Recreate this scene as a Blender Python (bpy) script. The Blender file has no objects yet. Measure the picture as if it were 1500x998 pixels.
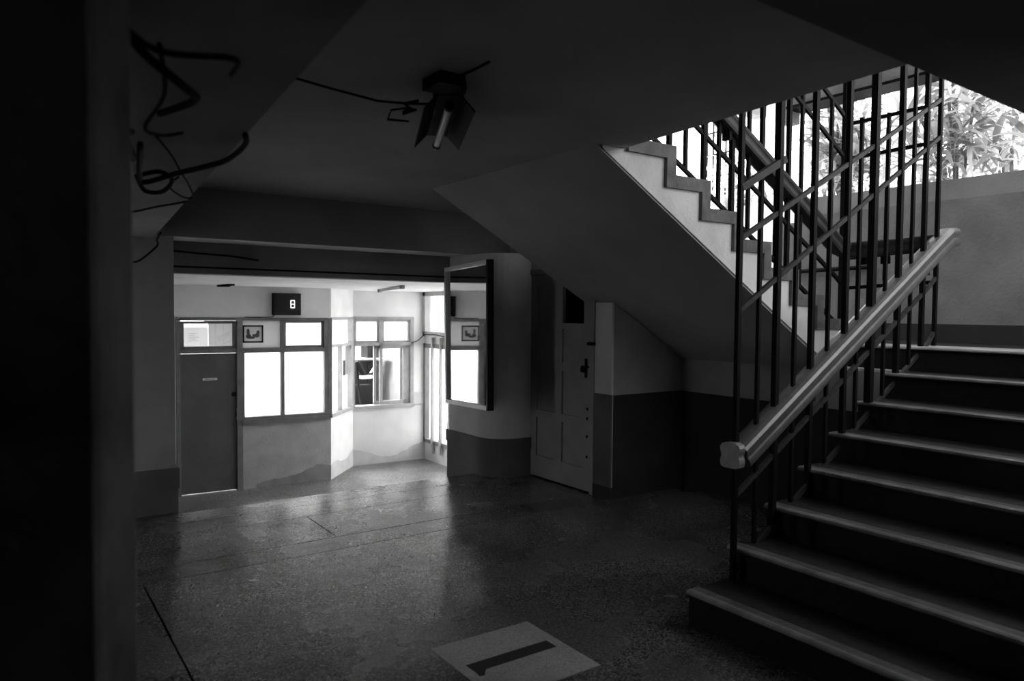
import bpy, bmesh, math, random
from mathutils import Vector, Matrix

# ------------------------------------------------------------------ camera, sky, sun, exposure
scn = bpy.context.scene
COL = scn.collection
R_ = math.radians

def make_camera():
    yaw, pitch, roll = R_(34.8), R_(-2.2), R_(0.5)
    F = Vector((math.sin(yaw)*math.cos(pitch), math.cos(yaw)*math.cos(pitch), math.sin(pitch)))
    R0 = Vector((math.cos(yaw), -math.sin(yaw), 0))
    U0 = R0.cross(F)
    Rv = R0*math.cos(roll) + U0*math.sin(roll)
    Uv = -R0*math.sin(roll) + U0*math.cos(roll)
    m = Matrix((Rv, Uv, -F)).transposed().to_4x4()
    m.translation = Vector((0, 0, 1.5))
    cd = bpy.data.cameras.new('camera')
    cd.sensor_width = 36.0
    cd.lens = 1080*36/1500
    cd.clip_start = 0.05
    cd.dof.use_dof = True
    cd.dof.focus_distance = 6.0
    cd.dof.aperture_fstop = 2.8
    co = bpy.data.objects.new('camera', cd)
    co.matrix_world = m
    COL.objects.link(co)
    scn.camera = co
make_camera()

world = bpy.data.worlds.new('sky')
scn.world = world
world.use_nodes = True
bgn = world.node_tree.nodes['Background']
bgn.inputs['Color'].default_value = (0.95, 0.95, 0.95, 1)
bgn.inputs['Strength'].default_value = 1.0

def add_light(name, kind, loc, rot, energy, **kw):
    ld = bpy.data.lights.new(name, kind)
    ld.energy = energy
    for k, v in kw.items():
        setattr(ld, k, v)
    o = bpy.data.objects.new(name, ld)
    o.location = loc
    o.rotation_euler = rot
    COL.objects.link(o)
    return o
sun_dir = Vector((0.55, 0.25, -0.80))
sun = add_light('sun', 'SUN', (0, 0, 12), (0, 0, 0), 9.0, angle=R_(1.0))
sun.rotation_euler = sun_dir.to_track_quat('-Z', 'Y').to_euler()

vs = scn.view_settings
vs.view_transform = 'Standard'
vs.look = 'None'
vs.exposure = 2.08
vs.gamma = 1.0
vs.use_curve_mapping = False
scn.cycles.use_denoising = True
scn.cycles.max_bounces = 12
scn.cycles.diffuse_bounces = 7
scn.cycles.glossy_bounces = 5
scn.cycles.transparent_max_bounces = 12
scn.cycles.sample_clamp_indirect = 6.0
scn.cycles.caustics_reflective = False
scn.cycles.caustics_refractive = False

# ------------------------------------------------------------------ helpers
random.seed(7)

def g(v):
    return (v, v, v, 1)

def mat(name, v, rough=0.8, v2=None, scale=4.0, bump=0.0, bscale=60.0, spec=0.3, metal=0.0, detail=4.0, lo=0.35, hi=0.65, rough2=None, rscale=2.5):
    m = bpy.data.materials.new(name)
    m.use_nodes = True
    nt = m.node_tree
    p = nt.nodes['Principled BSDF']
    p.inputs['Base Color'].default_value = g(v)
    p.inputs['Roughness'].default_value = rough
    p.inputs['Specular IOR Level'].default_value = spec
    p.inputs['Metallic'].default_value = metal
    tc = nt.nodes.new('ShaderNodeTexCoord')
    def noise(sc, det=4.0):
        n = nt.nodes.new('ShaderNodeTexNoise')
        n.inputs['Scale'].default_value = sc
        n.inputs['Detail'].default_value = det
        nt.links.new(tc.outputs['Object'], n.inputs['Vector'])
        return n
    if v2 is not None:
        n = noise(scale, detail)
        r = nt.nodes.new('ShaderNodeValToRGB')
        r.color_ramp.elements[0].position = lo
        r.color_ramp.elements[1].position = hi
        r.color_ramp.elements[0].color = g(v2)
        r.color_ramp.elements[1].color = g(v)
        nt.links.new(n.outputs['Fac'], r.inputs['Fac'])
        nt.links.new(r.outputs['Color'], p.inputs['Base Color'])
    if rough2 is not None:
        n = noise(rscale, 5.0)
        mr = nt.nodes.new('ShaderNodeMapRange')
        mr.inputs['From Min'].default_value = 0.35
        mr.inputs['From Max'].default_value = 0.65
        mr.inputs['To Min'].default_value = rough
        mr.inputs['To Max'].default_value = rough2
        nt.links.new(n.outputs['Fac'], mr.inputs['Value'])
        nt.links.new(mr.outputs['Result'], p.inputs['Roughness'])
    if bump:
        n = noise(bscale, 3.0)
        b = nt.nodes.new('ShaderNodeBump')
        b.inputs['Strength'].default_value = bump
        b.inputs['Distance'].default_value = 0.01
        nt.links.new(n.outputs['Fac'], b.inputs['Height'])
        nt.links.new(b.outputs['Normal'], p.inputs['Normal'])
    return m

def terrazzo(name, base, chip_d, chip_l, scale, rough, rough2):
    m = mat(name, base, rough, rough2=rough2, rscale=1.6, spec=0.5)
    nt = m.node_tree
    p = nt.nodes['Principled BSDF']
    tc = [n for n in nt.nodes if n.type == 'TEX_COORD'][0]
    v = nt.nodes.new('ShaderNodeTexVoronoi')
    v.inputs['Scale'].default_value = scale
    nt.links.new(tc.outputs['Object'], v.inputs['Vector'])
    sp = nt.nodes.new('ShaderNodeSeparateColor')
    nt.links.new(v.outputs['Color'], sp.inputs['Color'])
    r = nt.nodes.new('ShaderNodeValToRGB')
    e = r.color_ramp.elements
    e[0].position, e[0].color = 0.0, g(chip_d)
    e[1].position, e[1].color = 1.0, g(chip_l)
    k = e.new(0.35); k.color = g(chip_d*1.3)
    k = e.new(0.5); k.color = g(base)
    k = e.new(0.85); k.color = g(base*1.15)
    nt.links.new(sp.outputs['Red'], r.inputs['Fac'])
    n = nt.nodes.new('ShaderNodeTexNoise')
    n.inputs['Scale'].default_value = 1.7
    n.inputs['Detail'].default_value = 6
    nt.links.new(tc.outputs['Object'], n.inputs['Vector'])
    mr = nt.nodes.new('ShaderNodeMapRange')
    mr.inputs['From Min'].default_value = 0.3
    mr.inputs['From Max'].default_value = 0.7
    mr.inputs['To Min'].default_value = 0.55
    mr.inputs['To Max'].default_value = 1.25
    nt.links.new(n.outputs['Fac'], mr.inputs['Value'])
    mx = nt.nodes.new('ShaderNodeMix')
    mx.data_type = 'RGBA'; mx.blend_type = 'MULTIPLY'
    mx.inputs['Factor'].default_value = 1.0
    nt.links.new(r.outputs['Color'], mx.inputs['A'])
    nt.links.new(mr.outputs['Result'], mx.inputs['B'])
    nt.links.new(mx.outputs['Result'], p.inputs['Base Color'])
    b = nt.nodes.new('ShaderNodeBump')
    b.inputs['Strength'].default_value = 0.25
    b.inputs['Distance'].default_value = 0.004
    n2 = nt.nodes.new('ShaderNodeTexNoise')
    n2.inputs['Scale'].default_value = 14
    n2.inputs['Detail'].default_value = 6
    nt.links.new(tc.outputs['Object'], n2.inputs['Vector'])
    nt.links.new(n2.outputs['Fac'], b.inputs['Height'])
    nt.links.new(b.outputs['Normal'], p.inputs['Normal'])
    return m

def frosted(name, v=0.85):
    m = bpy.data.materials.new(name)
    m.use_nodes = True
    nt = m.node_tree
    nt.nodes.remove(nt.nodes['Principled BSDF'])
    out = nt.nodes['Material Output']
    t = nt.nodes.new('ShaderNodeBsdfTranslucent'); t.inputs['Color'].default_value = g(v)
    d = nt.nodes.new('ShaderNodeBsdfDiffuse'); d.inputs['Color'].default_value = g(0.6)
    mx = nt.nodes.new('ShaderNodeMixShader'); mx.inputs['Fac'].default_value = 0.15
    nt.links.new(t.outputs[0], mx.inputs[1]); nt.links.new(d.outputs[0], mx.inputs[2])
    nt.links.new(mx.outputs[0], out.inputs['Surface'])
    return m

def clear_glass(name):
    m = bpy.data.materials.new(name)
    m.use_nodes = True
    nt = m.node_tree
    nt.nodes.remove(nt.nodes['Principled BSDF'])
    out = nt.nodes['Material Output']
    t = nt.nodes.new('ShaderNodeBsdfTransparent'); t.inputs['Color'].default_value = g(0.93)
    d = nt.nodes.new('ShaderNodeBsdfGlossy'); d.inputs['Roughness'].default_value = 0.02
    mx = nt.nodes.new('ShaderNodeMixShader'); mx.inputs['Fac'].default_value = 0.08
    nt.links.new(t.outputs[0], mx.inputs[1]); nt.links.new(d.outputs[0], mx.inputs[2])
    nt.links.new(mx.outputs[0], out.inputs['Surface'])
    return m

def emitter(name, s):
    m = bpy.data.materials.new(name)
    m.use_nodes = True
    p = m.node_tree.nodes['Principled BSDF']
    p.inputs['Base Color'].default_value = g(0.8)
    p.inputs['Emission Color'].default_value = g(1)
    p.inputs['Emission Strength'].default_value = s
    return m

M = dict(
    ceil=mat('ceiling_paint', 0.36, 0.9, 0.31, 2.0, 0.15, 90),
    beamdark=mat('beam_shade_tone', 0.16, 0.9, 0.12, 2.0, 0.15, 90),  # beam paint darkened; the weak light on its underside is in the colour
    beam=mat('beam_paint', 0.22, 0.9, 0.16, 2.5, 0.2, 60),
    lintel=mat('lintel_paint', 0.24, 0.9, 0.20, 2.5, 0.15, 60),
    wall=mat('wall_paint', 0.65, 0.85, 0.55, 3.0, 0.15, 70),
    wallwhite=mat('white_wall_paint', 0.80, 0.85, 0.70, 2.5, 0.12, 70),
    lowerwall=mat('rough_plaster', 0.42, 0.9, 0.35, 5.0, 0.5, 45),
    dado=mat('shaded_dado_paint', 0.03, 0.7, 0.02, 3.0, 0.2, 60, spec=0.2),  # plinth paint copied darker, shade below the stairs put into the colour
    plinth=mat('grey_plinth_paint', 0.13, 0.6, 0.09, 3.0, 0.2, 60, spec=0.3),
    shade=mat('darkened_wall_paint', 0.34, 0.85, 0.28, 3.0, 0.15, 70),  # darkened wall paint; under the stairs its tone stands in for shade
    skirt=mat('dark_skirting', 0.035, 0.7, 0.025, 4.0),
    column=mat('column_paint', 0.60, 0.7, 0.50, 3.0, 0.1, 50),
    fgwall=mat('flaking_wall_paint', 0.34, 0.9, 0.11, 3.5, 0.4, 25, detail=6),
    landing=mat('landing_wall_render', 0.24, 0.9, 0.18, 3.5, 0.5, 40),
    capp=mat('parapet_cap_render', 0.30, 0.85, 0.23, 3.0, 0.3, 50),
    floor=terrazzo('terrazzo_floor', 0.12, 0.04, 0.27, 140, 0.12, 0.34),
    floord=terrazzo('terrazzo_border', 0.085, 0.03, 0.22, 120, 0.14, 0.36),
    floorl=terrazzo('terrazzo_lobby', 0.16, 0.05, 0.4, 110, 0.3, 0.45),
    joint=mat('joint_grout', 0.03, 0.9),
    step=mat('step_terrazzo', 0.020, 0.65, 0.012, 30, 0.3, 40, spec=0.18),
    litband=mat('half_lit_step', 0.10, 0.45, 0.045, 9, 0.35, 40, spec=0.35, detail=8),  # mid tone where the painted edge light fades into the dark tread
    nosel=mat('landing_glare_tone', 0.50, 0.3, 0.36, 6, 0.2, 40, spec=0.6),  # pale colour stands in for glare on the landing
    lit_nosing=mat('lit_step_nosing', 0.21, 0.38, 0.10, 9, 0.35, 40, spec=0.5, detail=8),  # lighter than the step: light on the tread edges put into colour
    stringer=mat('white_stringer_paint', 0.80, 0.85, 0.58, 3.5, 0.3, 40, detail=7, lo=0.3, hi=0.55),
    steptrim=mat('grey_step_trim', 0.16, 0.6, 0.10, 12, 0.3, 60),
    iron=mat('black_iron', 0.006, 0.6, 0.004, 30, 0.2, 80, spec=0.10),
    rail_iron=mat('lit_rail_iron', 0.040, 0.6, 0.022, 30, 0.2, 80, spec=0.2),  # iron copied paler; light caught by the lower rails is in the colour
    handrail_dark=mat('backlit_wood', 0.03, 0.5, 0.02, 20, 0.1, 60, spec=0.25),  # same handrail wood darkened, its backlit look put into the colour
    handrail=mat('varnished_wood', 0.10, 0.36, 0.07, 20, 0.1, 60, spec=0.8),
    handrail_end=mat('pale_end_wood', 0.24, 0.3, 0.18, 20, 0.1, 60, spec=0.6),  # paler than the rest of the handrail
    frame=mat('grey_window_frame', 0.19, 0.6, 0.15, 8, 0.1, 60),
    framel=mat('pale_window_frame', 0.42, 0.6, 0.34, 8, 0.1, 60),
    door=mat('grey_door_paint', 0.11, 0.55, 0.09, 4, 0.1, 50, spec=0.35),
    door2=mat('panelled_door_paint', 0.34, 0.6, 0.28, 4, 0.1, 50, spec=0.3),
    black=mat('black_plastic', 0.010, 0.7, spec=0.12),
    cable=mat('black_cable', 0.006, 0.8, spec=0.06),
    metal=mat('dull_metal', 0.35, 0.35, metal=1.0),
    white=mat('white_enamel', 0.8, 0.4),
    paper=mat('paper', 0.75, 0.9, 0.65, 6),
    print_=mat('printed_ink', 0.10, 0.9),
    mirror=mat('mirror_silver', 0.75, 0.03, metal=1.0),
    frost=frosted('frosted_pane'),
    papert=frosted('backlit_paper', 0.42),
    paperd=frosted('backlit_grey_paper', 0.32),
    board=frosted('thin_backlit_board', 0.27),
    glass=clear_glass('clear_pane'),
    lit=emitter('lit_digit', 0.5),
    tube=mat('unlit_tube_glass', 0.28, 0.35),
    outwall=mat('sunlit_white_wall', 0.85, 0.9, 0.75, 2.0),
    earth=mat('garden_earth', 0.30, 0.95, 0.18, 6, 0.5, 20),
    outfloor=mat('pale_concrete', 0.55, 0.9, 0.45, 3),
    bark=mat('bark', 0.22, 0.9, 0.12, 12),
    plate=terrazzo('pale_inlay', 0.33, 0.24, 0.42, 160, 0.4, 0.55),
)

def leafmat(name, v):
    m = mat(name, v, 0.4, v*0.7, 5.0, spec=0.5)
    nt = m.node_tree
    p = nt.nodes['Principled BSDF']
    out = nt.nodes['Material Output']
    t = nt.nodes.new('ShaderNodeBsdfTranslucent'); t.inputs['Color'].default_value = g(v)
    mx = nt.nodes.new('ShaderNodeMixShader'); mx.inputs['Fac'].default_value = 0.5
    nt.links.new(p.outputs[0], mx.inputs[1]); nt.links.new(t.outputs[0], mx.inputs[2])
    nt.links.new(mx.outputs[0], out.inputs['Surface'])
    return m
LEAF = [leafmat('leaf_dark', 0.28), leafmat('leaf_mid', 0.52), leafmat('leaf_pale', 0.78)]

class MB:
    def __init__(self, T=None):
        self.v = []; self.f = []; self.T = T
    def add(self, vs, fs):
        n = len(self.v)
        for p in vs:
            p = Vector(p)
            self.v.append(tuple(self.T @ p) if self.T else tuple(p))
        self.f += [tuple(i+n for i in q) for q in fs]
        return self
    def box(self, x0, x1, y0, y1, z0, z1):
        v = [(x, y, z) for x in (x0, x1) for y in (y0, y1) for z in (z0, z1)]
        return self.add(v, [(0, 1, 3, 2), (4, 6, 7, 5), (0, 4, 5, 1), (2, 3, 7, 6), (0, 2, 6, 4), (1, 5, 7, 3)])
    def prism(self, poly, axis, a, b):
        # poly: 2D points in the two other axes; axis 'x','y','z'
        def P(p, w):
            return {'x': (w, p[0], p[1]), 'y': (p[0], w, p[1]), 'z': (p[0], p[1], w)}[axis]
        n = len(poly)
        v = [P(p, a) for p in poly] + [P(p, b) for p in poly]
        f = [tuple(range(n)), tuple(range(2*n-1, n-1, -1))]
        f += [(i, (i+1) % n, n+(i+1) % n, n+i) for i in range(n)]
        return self.add(v, f)
    def hexa(self, bot, top):
        v = list(bot)+list(top); n = len(bot)
        f = [tuple(range(n)), tuple(range(2*n-1, n-1, -1))]
        f += [(i, (i+1) % n, n+(i+1) % n, n+i) for i in range(n)]
        return self.add(v, f)
    def sweep(self, pts, prof, up=Vector((0, 0, 1)), cap=True):
        pts = [Vector(p) for p in pts]
        n = len(prof); vv = []
        for i, p in enumerate(pts):
            d0 = (pts[i]-pts[i-1]).normalized() if i > 0 else None
            d1 = (pts[i+1]-pts[i]).normalized() if i < len(pts)-1 else None
            d = ((d0 or d1)+(d1 or d0)).normalized()
            u = up if abs(d.dot(up)) < 0.95 else Vector((1, 0, 0))
            s = d.cross(u).normalized(); w = s.cross(d).normalized()
            k = 1.0
            if d0 is not None and d1 is not None:
                c = d.dot(d0); k = min(1/max(c, 0.3), 2.0)
                hor = abs(d0.z-d1.z) < 1e-4
                for (a, b) in prof:
                    vv.append(p+s*a*(k if hor else 1)+w*b*(1 if hor else k))
            else:
                for (a, b) in prof:
                    vv.append(p+s*a+w*b)
        f = []
        for i in range(len(pts)-1):
            for j in range(n):
                k2 = (j+1) % n
                f.append((i*n+j, i*n+k2, (i+1)*n+k2, (i+1)*n+j))
        if cap:
            f.append(tuple(range(n-1, -1, -1)))
            f.append(tuple((len(pts)-1)*n+j for j in range(n)))
        return self.add(vv, f)
    def tube(self, pts, r, n=8, **kw):
        return self.sweep(pts, [(r*math.cos(2*math.pi*i/n), r*math.sin(2*math.pi*i/n)) for i in range(n)], **kw)
    def cyl(self, p, axis, r, h, n=12, r2=None):
        r2 = r if r2 is None else r2
        a = Vector(axis).normalized(); p = Vector(p)
        u = a.orthogonal().normalized(); w = a.cross(u)
        v = []
        for q, rr in ((p, r), (p+a*h, r2)):
            for i in range(n):
                t = 2*math.pi*i/n
                v.append(q+u*rr*math.cos(t)+w*rr*math.sin(t))
        f = [tuple(range(n-1, -1, -1)), tuple(range(n, 2*n))]
        f += [(i, (i+1) % n, n+(i+1) % n, n+i) for i in range(n)]
        return self.add(v, f)
    def build(self, name, m, parent=None, smooth=False, bevel=0.0):
        me = bpy.data.meshes.new(name)
        bm = bmesh.new()
        vs = [bm.verts.new(p) for p in self.v]
        for q in self.f:
            try:
                bm.faces.new([vs[i] for i in q])
            except ValueError:
                pass
        bmesh.ops.recalc_face_normals(bm, faces=bm.faces)
        if bevel:
            bmesh.ops.bevel(bm, geom=list(bm.edges), offset=bevel, segments=2, affect='EDGES', profile=0.6)
        bm.to_mesh(me); bm.free()
        if smooth:
            for p in me.polygons:
                p.use_smooth = True
        me.materials.append(m)
        o = bpy.data.objects.new(name, me)
        COL.objects.link(o)
        if parent is not None:
            o.parent = parent
            o.matrix_parent_inverse = Matrix.Translation(-parent.location) if parent.location.length else Matrix()
        return o

def empty(name, loc=(0, 0, 0)):
    o = bpy.data.objects.new(name, None)
    o.location = loc
    o.empty_display_size = 0.1
    COL.objects.link(o)
    return o

def tag(o, label=None, cat=None, group=None, kind=None):
    if label: o['label'] = label
    if cat: o['category'] = cat
    if group: o['group'] = group
    if kind: o['kind'] = kind
    return o

def struct(o, label):
    return tag(o, label, None, None, 'structure')

def sbox(name, m, label, *b):
    return struct(MB().box(*b).build(name, m), label)

# ------------------------------------------------------------------ upper hall: floor
ZL = -0.96          # level of the lower lobby
RI, TR, X0 = 0.162, 0.319, 2.71   # riser, tread, first nosing of the lower flight
ZLAND = 8*RI
XLAND = X0 + 7*TR
XB = 6.05           # landing back wall

fl = struct(empty('floor'), 'speckled terrazzo hall floor with dark border bands and thin joints')
MB().box(-1.2, 5.0, -2.6, 5.78, -0.16, -0.012).build('subfloor', M['joint'], fl)
J = 0.005
def slab(x0, x1, y0, y1, m):
    MB().box(x0+J, x1-J, y0+J, y1-J, -0.012, 0.0).build('floor_slab', m, fl)
slab(-1.2, 0.62, -2.6, 4.38, M['floord'])
# main slab with a recess for the inlaid plate
PX0, PX1, PY0, PY1 = 1.548, 2.086, 2.308, 2.85
MB().box(0.62+J, PX0, -2.6, 4.38-J, -0.012, 0.0).box(PX1, 4.84, -2.6, 4.38-J, -0.012, 0.0).box(PX0, PX1, -2.6, PY0, -0.012, 0.0).box(PX0, PX1, PY1, 4.38-J, -0.012, 0.0).build('floor_slab', M['floor'], fl)
slab(-1.2, 4.84, 4.38, 4.63, M['floord'])
slab(-1.2, 1.815, 4.63, 5.21, M['floor'])
slab(1.815, 4.0, 4.63, 5.21, M['floor'])
slab(-1.2, 4.0, 5.21, 5.515, M['floor'])
slab(-1.2, 4.0, 5.515, 5.79, M['floor'])
slab(-1.2, 1.07, 5.787, 5.85, M['floor'])

# stairs down to the lobby (mostly hidden behind the floor edge)
sd = tag(empty('lobby_steps', (2.3, 5.8, ZL)), 'terrazzo steps going down from the hall floor to the ticket lobby', 'stairs')
for i in range(5):
    MB().box(1.07, 3.58, 5.8+i*0.28, 5.8+(i+1)*0.28, ZL, -0.16*(i+1)).build('step', M['floorl'], sd)
struct(MB().box(-0.2, 5.8, 5.78, 11.0, ZL-0.15, ZL).build('floor_lobby', M['floorl']), 'pale speckled floor of the lower ticket lobby')

# ------------------------------------------------------------------ upper hall: ceiling, beams, walls
cl = MB()
cl.prism([(-1.2, -2.6), (2.45, -2.6), (2.687, 1.437), (2.815, 3.0), (2.66, 3.0), (2.66, 5.8), (-1.2, 5.8)], 'z', 2.4, 2.58)
cl.box(2.66, 4.1, 4.62, 5.8, 2.4, 2.58)
struct(cl.build('ceiling', M['ceil']), 'plain plaster ceiling slab over the hall ending at the stairwell')
# beam along the left, its edge slightly skewed
b = MB()
b.hexa([(-1.2, 0.4, 2.0), (0.43, 0.4, 2.0), (0.90, 5.8, 2.0), (-1.2, 5.8, 2.0)],
       [(-1.2, 0.4, 2.41), (0.43, 0.4, 2.41), (0.90, 5.8, 2.41), (-1.2, 5.8, 2.41)])
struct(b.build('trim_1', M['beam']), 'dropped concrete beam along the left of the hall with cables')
# beam at right over the lower flight
b = MB()
z0 = 2.25
b.hexa([(-1.2, -2.6, z0), (3.5, -2.6, z0), (3.5, 1.195, z0), (-1.2, 1.07, z0)],
       [(-1.2, -2.6, 2.6), (3.5, -2.6, 2.6), (3.5, 1.195, 2.6), (-1.2, 1.07, 2.6)])
struct(b.build('trim_2', M['beamdark']), 'dropped beam coloured dark for shade above the right side of the lower stair flight')
# lintel over the way to the lobby
struct(MB().box(-0.5, 4.05, 5.8, 5.83, 2.03, 2.58).build('trim_3', M['lintel']), 'broad plaster lintel above the opening to the lobby')
struct(MB().box(-0.5, 4.05, 5.83, 6.25, 2.035, 2.58).build('trim_7', M['wallwhite']), 'underside between the lintel and the second beam, coloured pale for bounced light')  # white paint imitates light bounced up from the floor
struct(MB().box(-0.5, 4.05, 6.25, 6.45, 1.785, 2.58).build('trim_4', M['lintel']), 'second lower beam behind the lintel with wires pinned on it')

sbox('wall_rear', M['wall'], 'rear wall of the hall behind the viewpoint', -1.3, 3.6, -2.75, -2.6, 0, 2.6)
sbox('wall_rear_side', M['wall'], 'side wall of the hall behind the lower stair flight', 3.45, 3.6, -2.6, 0.6, 0, 2.6)
struct(MB().box(-1.35, -1.2, -2.7, 4.4, 0, 2.58).box(-1.35, -1.2, 4.95, 6.0, 0, 2.58).box(-1.35, -1.2, 4.4, 4.95, 1.75, 2.58).build('wall_left', M['wall']), 'left wall of the hall with a side doorway out of view')
struct(MB().box(-9, -1.35, -4, 12, -0.2, -0.02).build('ground_side', M['earth']), 'concrete ground outside the side doorway')
struct(MB().box(-3.6, -1.35, 2.5, 7.0, 2.2, 2.35).build('ceiling_sunshade', M['ceil']), 'added unseen roof keeping sun out of the side doorway')  # added out of view to stop direct sun at the doorway
# foreground pilaster
pil = MB()
r = 0.035
cx_, cy_ = 0.138-r, 1.0+r
poly = [(-1.2, 1.0), (0.088, 1.0), (0.098, 1.012), (0.149, 1.125), (0.152, 1.14), (0.152, 1.4), (-1.2, 1.4)]
pil.prism(poly, 'z', 0, 2.02)
struct(pil.build('wall_left_near', M['fgwall'], smooth=False), 'dark flaking corner of the nearest wall at far left')
# left pilaster at the opening
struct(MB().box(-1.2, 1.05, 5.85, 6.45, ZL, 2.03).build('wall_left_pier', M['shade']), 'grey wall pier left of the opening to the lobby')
struct(MB().box(-1.2, 1.075, 5.825, 6.47, 0.18, 0.33).box(-1.2, 1.066, 5.835, 6.46, 0, 0.18).build('baseboard_left', M['plinth']), 'dark stepped plinth at the foot of the left pier')

# mirror column and wall round to the door
def colpoly(e=0.0):
    p = [(4.25, 6.25), (3.6-e, 6.25+e)]
    p += [(3.6-e, 5.80)]
    cx0, cy0, rr = 3.87, 5.72, 0.27+e
    for k in range(0, 9):
        t = math.pi + k*(math.pi/2)/8
        p.append((cx0+rr*math.cos(t), cy0+rr*math.sin(t)))
    p += [(4.25, 5.45-e)]
    return p
struct(MB().prism(colpoly(), 'z', ZL, 2.03).build('wall_column', M['column']), 'rounded wall column between the lobby opening and the panelled door')
struct(MB().prism(colpoly(0.022), 'z', 0.24, 0.35).prism(colpoly(0.012), 'z', ZL, 0.24).build('baseboard_column', M['plinth']), 'dark plinth wrapped round the foot of the rounded column')

# door wall (faces left), built round the door opening
XD = 4.0
dw = MB()
dw.box(XD, XD+0.25, 5.50, 5.86, 0, 2.4)
dw.box(XD, XD+0.02, 4.36, 4.575, 0, 1.585)
dw.box(XD, XD+0.25, 4.61, 5.50, 1.87, 2.4)
struct(dw.build('wall_door', M['wall']), 'pale wall around the panelled door under the stairs')
struct(MB().box(XD-0.006, XD+0.01, 4.354, 4.57, 0.1, 0.845).build('trim_5', M['plinth']), 'dark painted dado on the wall strip right of the door')
struct(MB().box(XD-0.012, XD+0.01, 4.348, 4.57, 0, 0.1).build('baseboard_door', M['skirt']), 'black skirting on the wall strip right of the door')
struct(MB().box(XD+0.26, XD+0.3, 4.4, 5.6, 0, 2.4).build('wall_cupboard', M['black']), 'dark inside of the cupboard behind the panelled door')
# under-stair walls
XF = 4.84
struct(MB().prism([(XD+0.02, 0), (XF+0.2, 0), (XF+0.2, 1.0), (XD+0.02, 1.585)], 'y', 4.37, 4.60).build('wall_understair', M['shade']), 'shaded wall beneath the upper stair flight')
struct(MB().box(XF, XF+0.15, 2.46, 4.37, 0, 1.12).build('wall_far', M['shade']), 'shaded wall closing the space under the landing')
struct(MB().box(XD+0.02, XF, 4.36, 4.37, 0, 0.84).build('baseboard_understair', M['dado']), 'dark dado along the wall beneath the stairs')
struct(MB().box(XF-0.008, XF, 2.5, 4.36, 0, 0.835).build('baseboard_far', M['dado']), 'dark dado along the wall under the landing')

# panelled door (door_2) in the door wall
d2 = struct(empty('door_2', (XD, 5.03, 0)), 'old grey panelled door under the stairs with one panel missing')
YA, YB = 4.60, 5.475     # near / far edge
fr = MB()
fr.box(XD-0.015, XD+0.05, YB, YB+0.035, 0, 1.875)
fr.box(XD-0.015, XD+0.05, YA-0.04, YA, 0, 1.875)
fr.box(XD-0.015, XD+0.05, YA-0.04, YB+0.035, 1.845, 1.885)
fr.build('door_frame', M['door2'], d2)
# stiles and rails
zr = [(0.012, 0.20), (0.55, 0.62), (0.99, 1.07), (1.36, 1.41), (1.74, 1.835)]
st = MB()
YM = (YA+YB)/2
vst = ((YA+0.004, YA+0.105), (YM-0.045, YM+0.045), (YB-0.115, YB-0.006))
for (y0, y1) in vst:
    st.box(XD+0.0, XD+0.035, y0, y1, 0.012, 1.835)
for (z0, z1) in zr:
    for q in (0, 1):
        st.box(XD+0.0, XD+0.0349, vst[q][1]+0.0002, vst[q+1][0]-0.0002, z0, z1)
leaf2 = st.build('door_leaf', M['door2'], d2)
for k in range(4):
    z0, z1 = zr[k][1], zr[k+1][0]
    for side, (y0, y1) in enumerate(((YA+0.105, YM-0.045), (YM+0.045, YB-0.115))):
        if k == 3 and side == 0:
            continue            # the missing panel
        MB().box(XD+0.016, XD+0.028, y0-0.01, y1+0.01, z0-0.01, z1+0.01).build('door_panel', M['door2'], leaf2)
MB().cyl((XD-0.045, YA+0.07, 1.03), (1, 0, 0), 0.026, 0.03, 12, 0.02).cyl((XD-0.02, YA+0.07, 1.03), (1, 0, 0), 0.011, 0.03).box(XD-0.006, XD, YA+0.055, YA+0.085, 0.96, 1.12).box(XD-0.02, XD-0.004, YA+0.03, YA+0.115, 1.045, 1.06).build('door_knob', M['iron'], leaf2)
hs = MB()
for z in (0.70, 0.62, 0.47, 0.30):
    hs.cyl((XD-0.003, YA+0.05, z), (1, 0, 0), 0.013, 0.01, 10)
hs.build('lock_hole', M['black'], leaf2)
MB().box(XD-0.022, XD-0.014, YA-0.06, YA+0.03, 1.235, 1.26).cyl((XD-0.03, YA-0.03, 1.245), (0, 1, 0), 0.012, 0.05).build('door_bolt', M['iron'], leaf2)

# ------------------------------------------------------------------ lower flight
lower = tag(empty('staircase', (X0, 1.5, 0)), 'dark terrazzo stair flight rising right from the hall floor to the landing', 'stairs')
def yend(x):
    return 2.40 + (x-X0)*0.055
for i in range(7):
    xa, xb = X0+i*TR, X0+(i+1)*TR+0.03
    ya, yb = 0.76, yend(xa)
    m = MB()
    z1 = RI*(i+1)
    poly = [(xa+0.018, z1-RI), (xa+0.018, z1-0.032), (xa+0.004, z1-0.024), (xa, z1-0.013), (xa+0.004, z1-0.004), (xa+0.014, z1), (xb, z1), (xb, z1-RI)]
    m.prism(poly, 'y', ya, yb)
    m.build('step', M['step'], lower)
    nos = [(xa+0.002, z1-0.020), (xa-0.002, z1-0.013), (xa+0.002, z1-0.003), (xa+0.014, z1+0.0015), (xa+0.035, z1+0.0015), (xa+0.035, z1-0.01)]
    MB().prism(nos, 'y', ya, yb+0.004).build('lit_nosing', M['lit_nosing'], lower)  # pale strip painting the lit edge of the tread
    MB().box(xa+0.0353, xa+0.085, ya, yb+0.004, z1-0.01, z1+0.0013).build('lit_band', M['litband'], lower)
poly = [(X0+0.03, 0), (X0+0.4, 0), (XLAND, ZLAND-0.34), (XLAND, ZLAND-RI), (X0+6*TR+0.03, RI*6)]
MB().prism(poly, 'y', 0.78, 2.38).build('flight_body', M['lowerwall'], lower)
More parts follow.
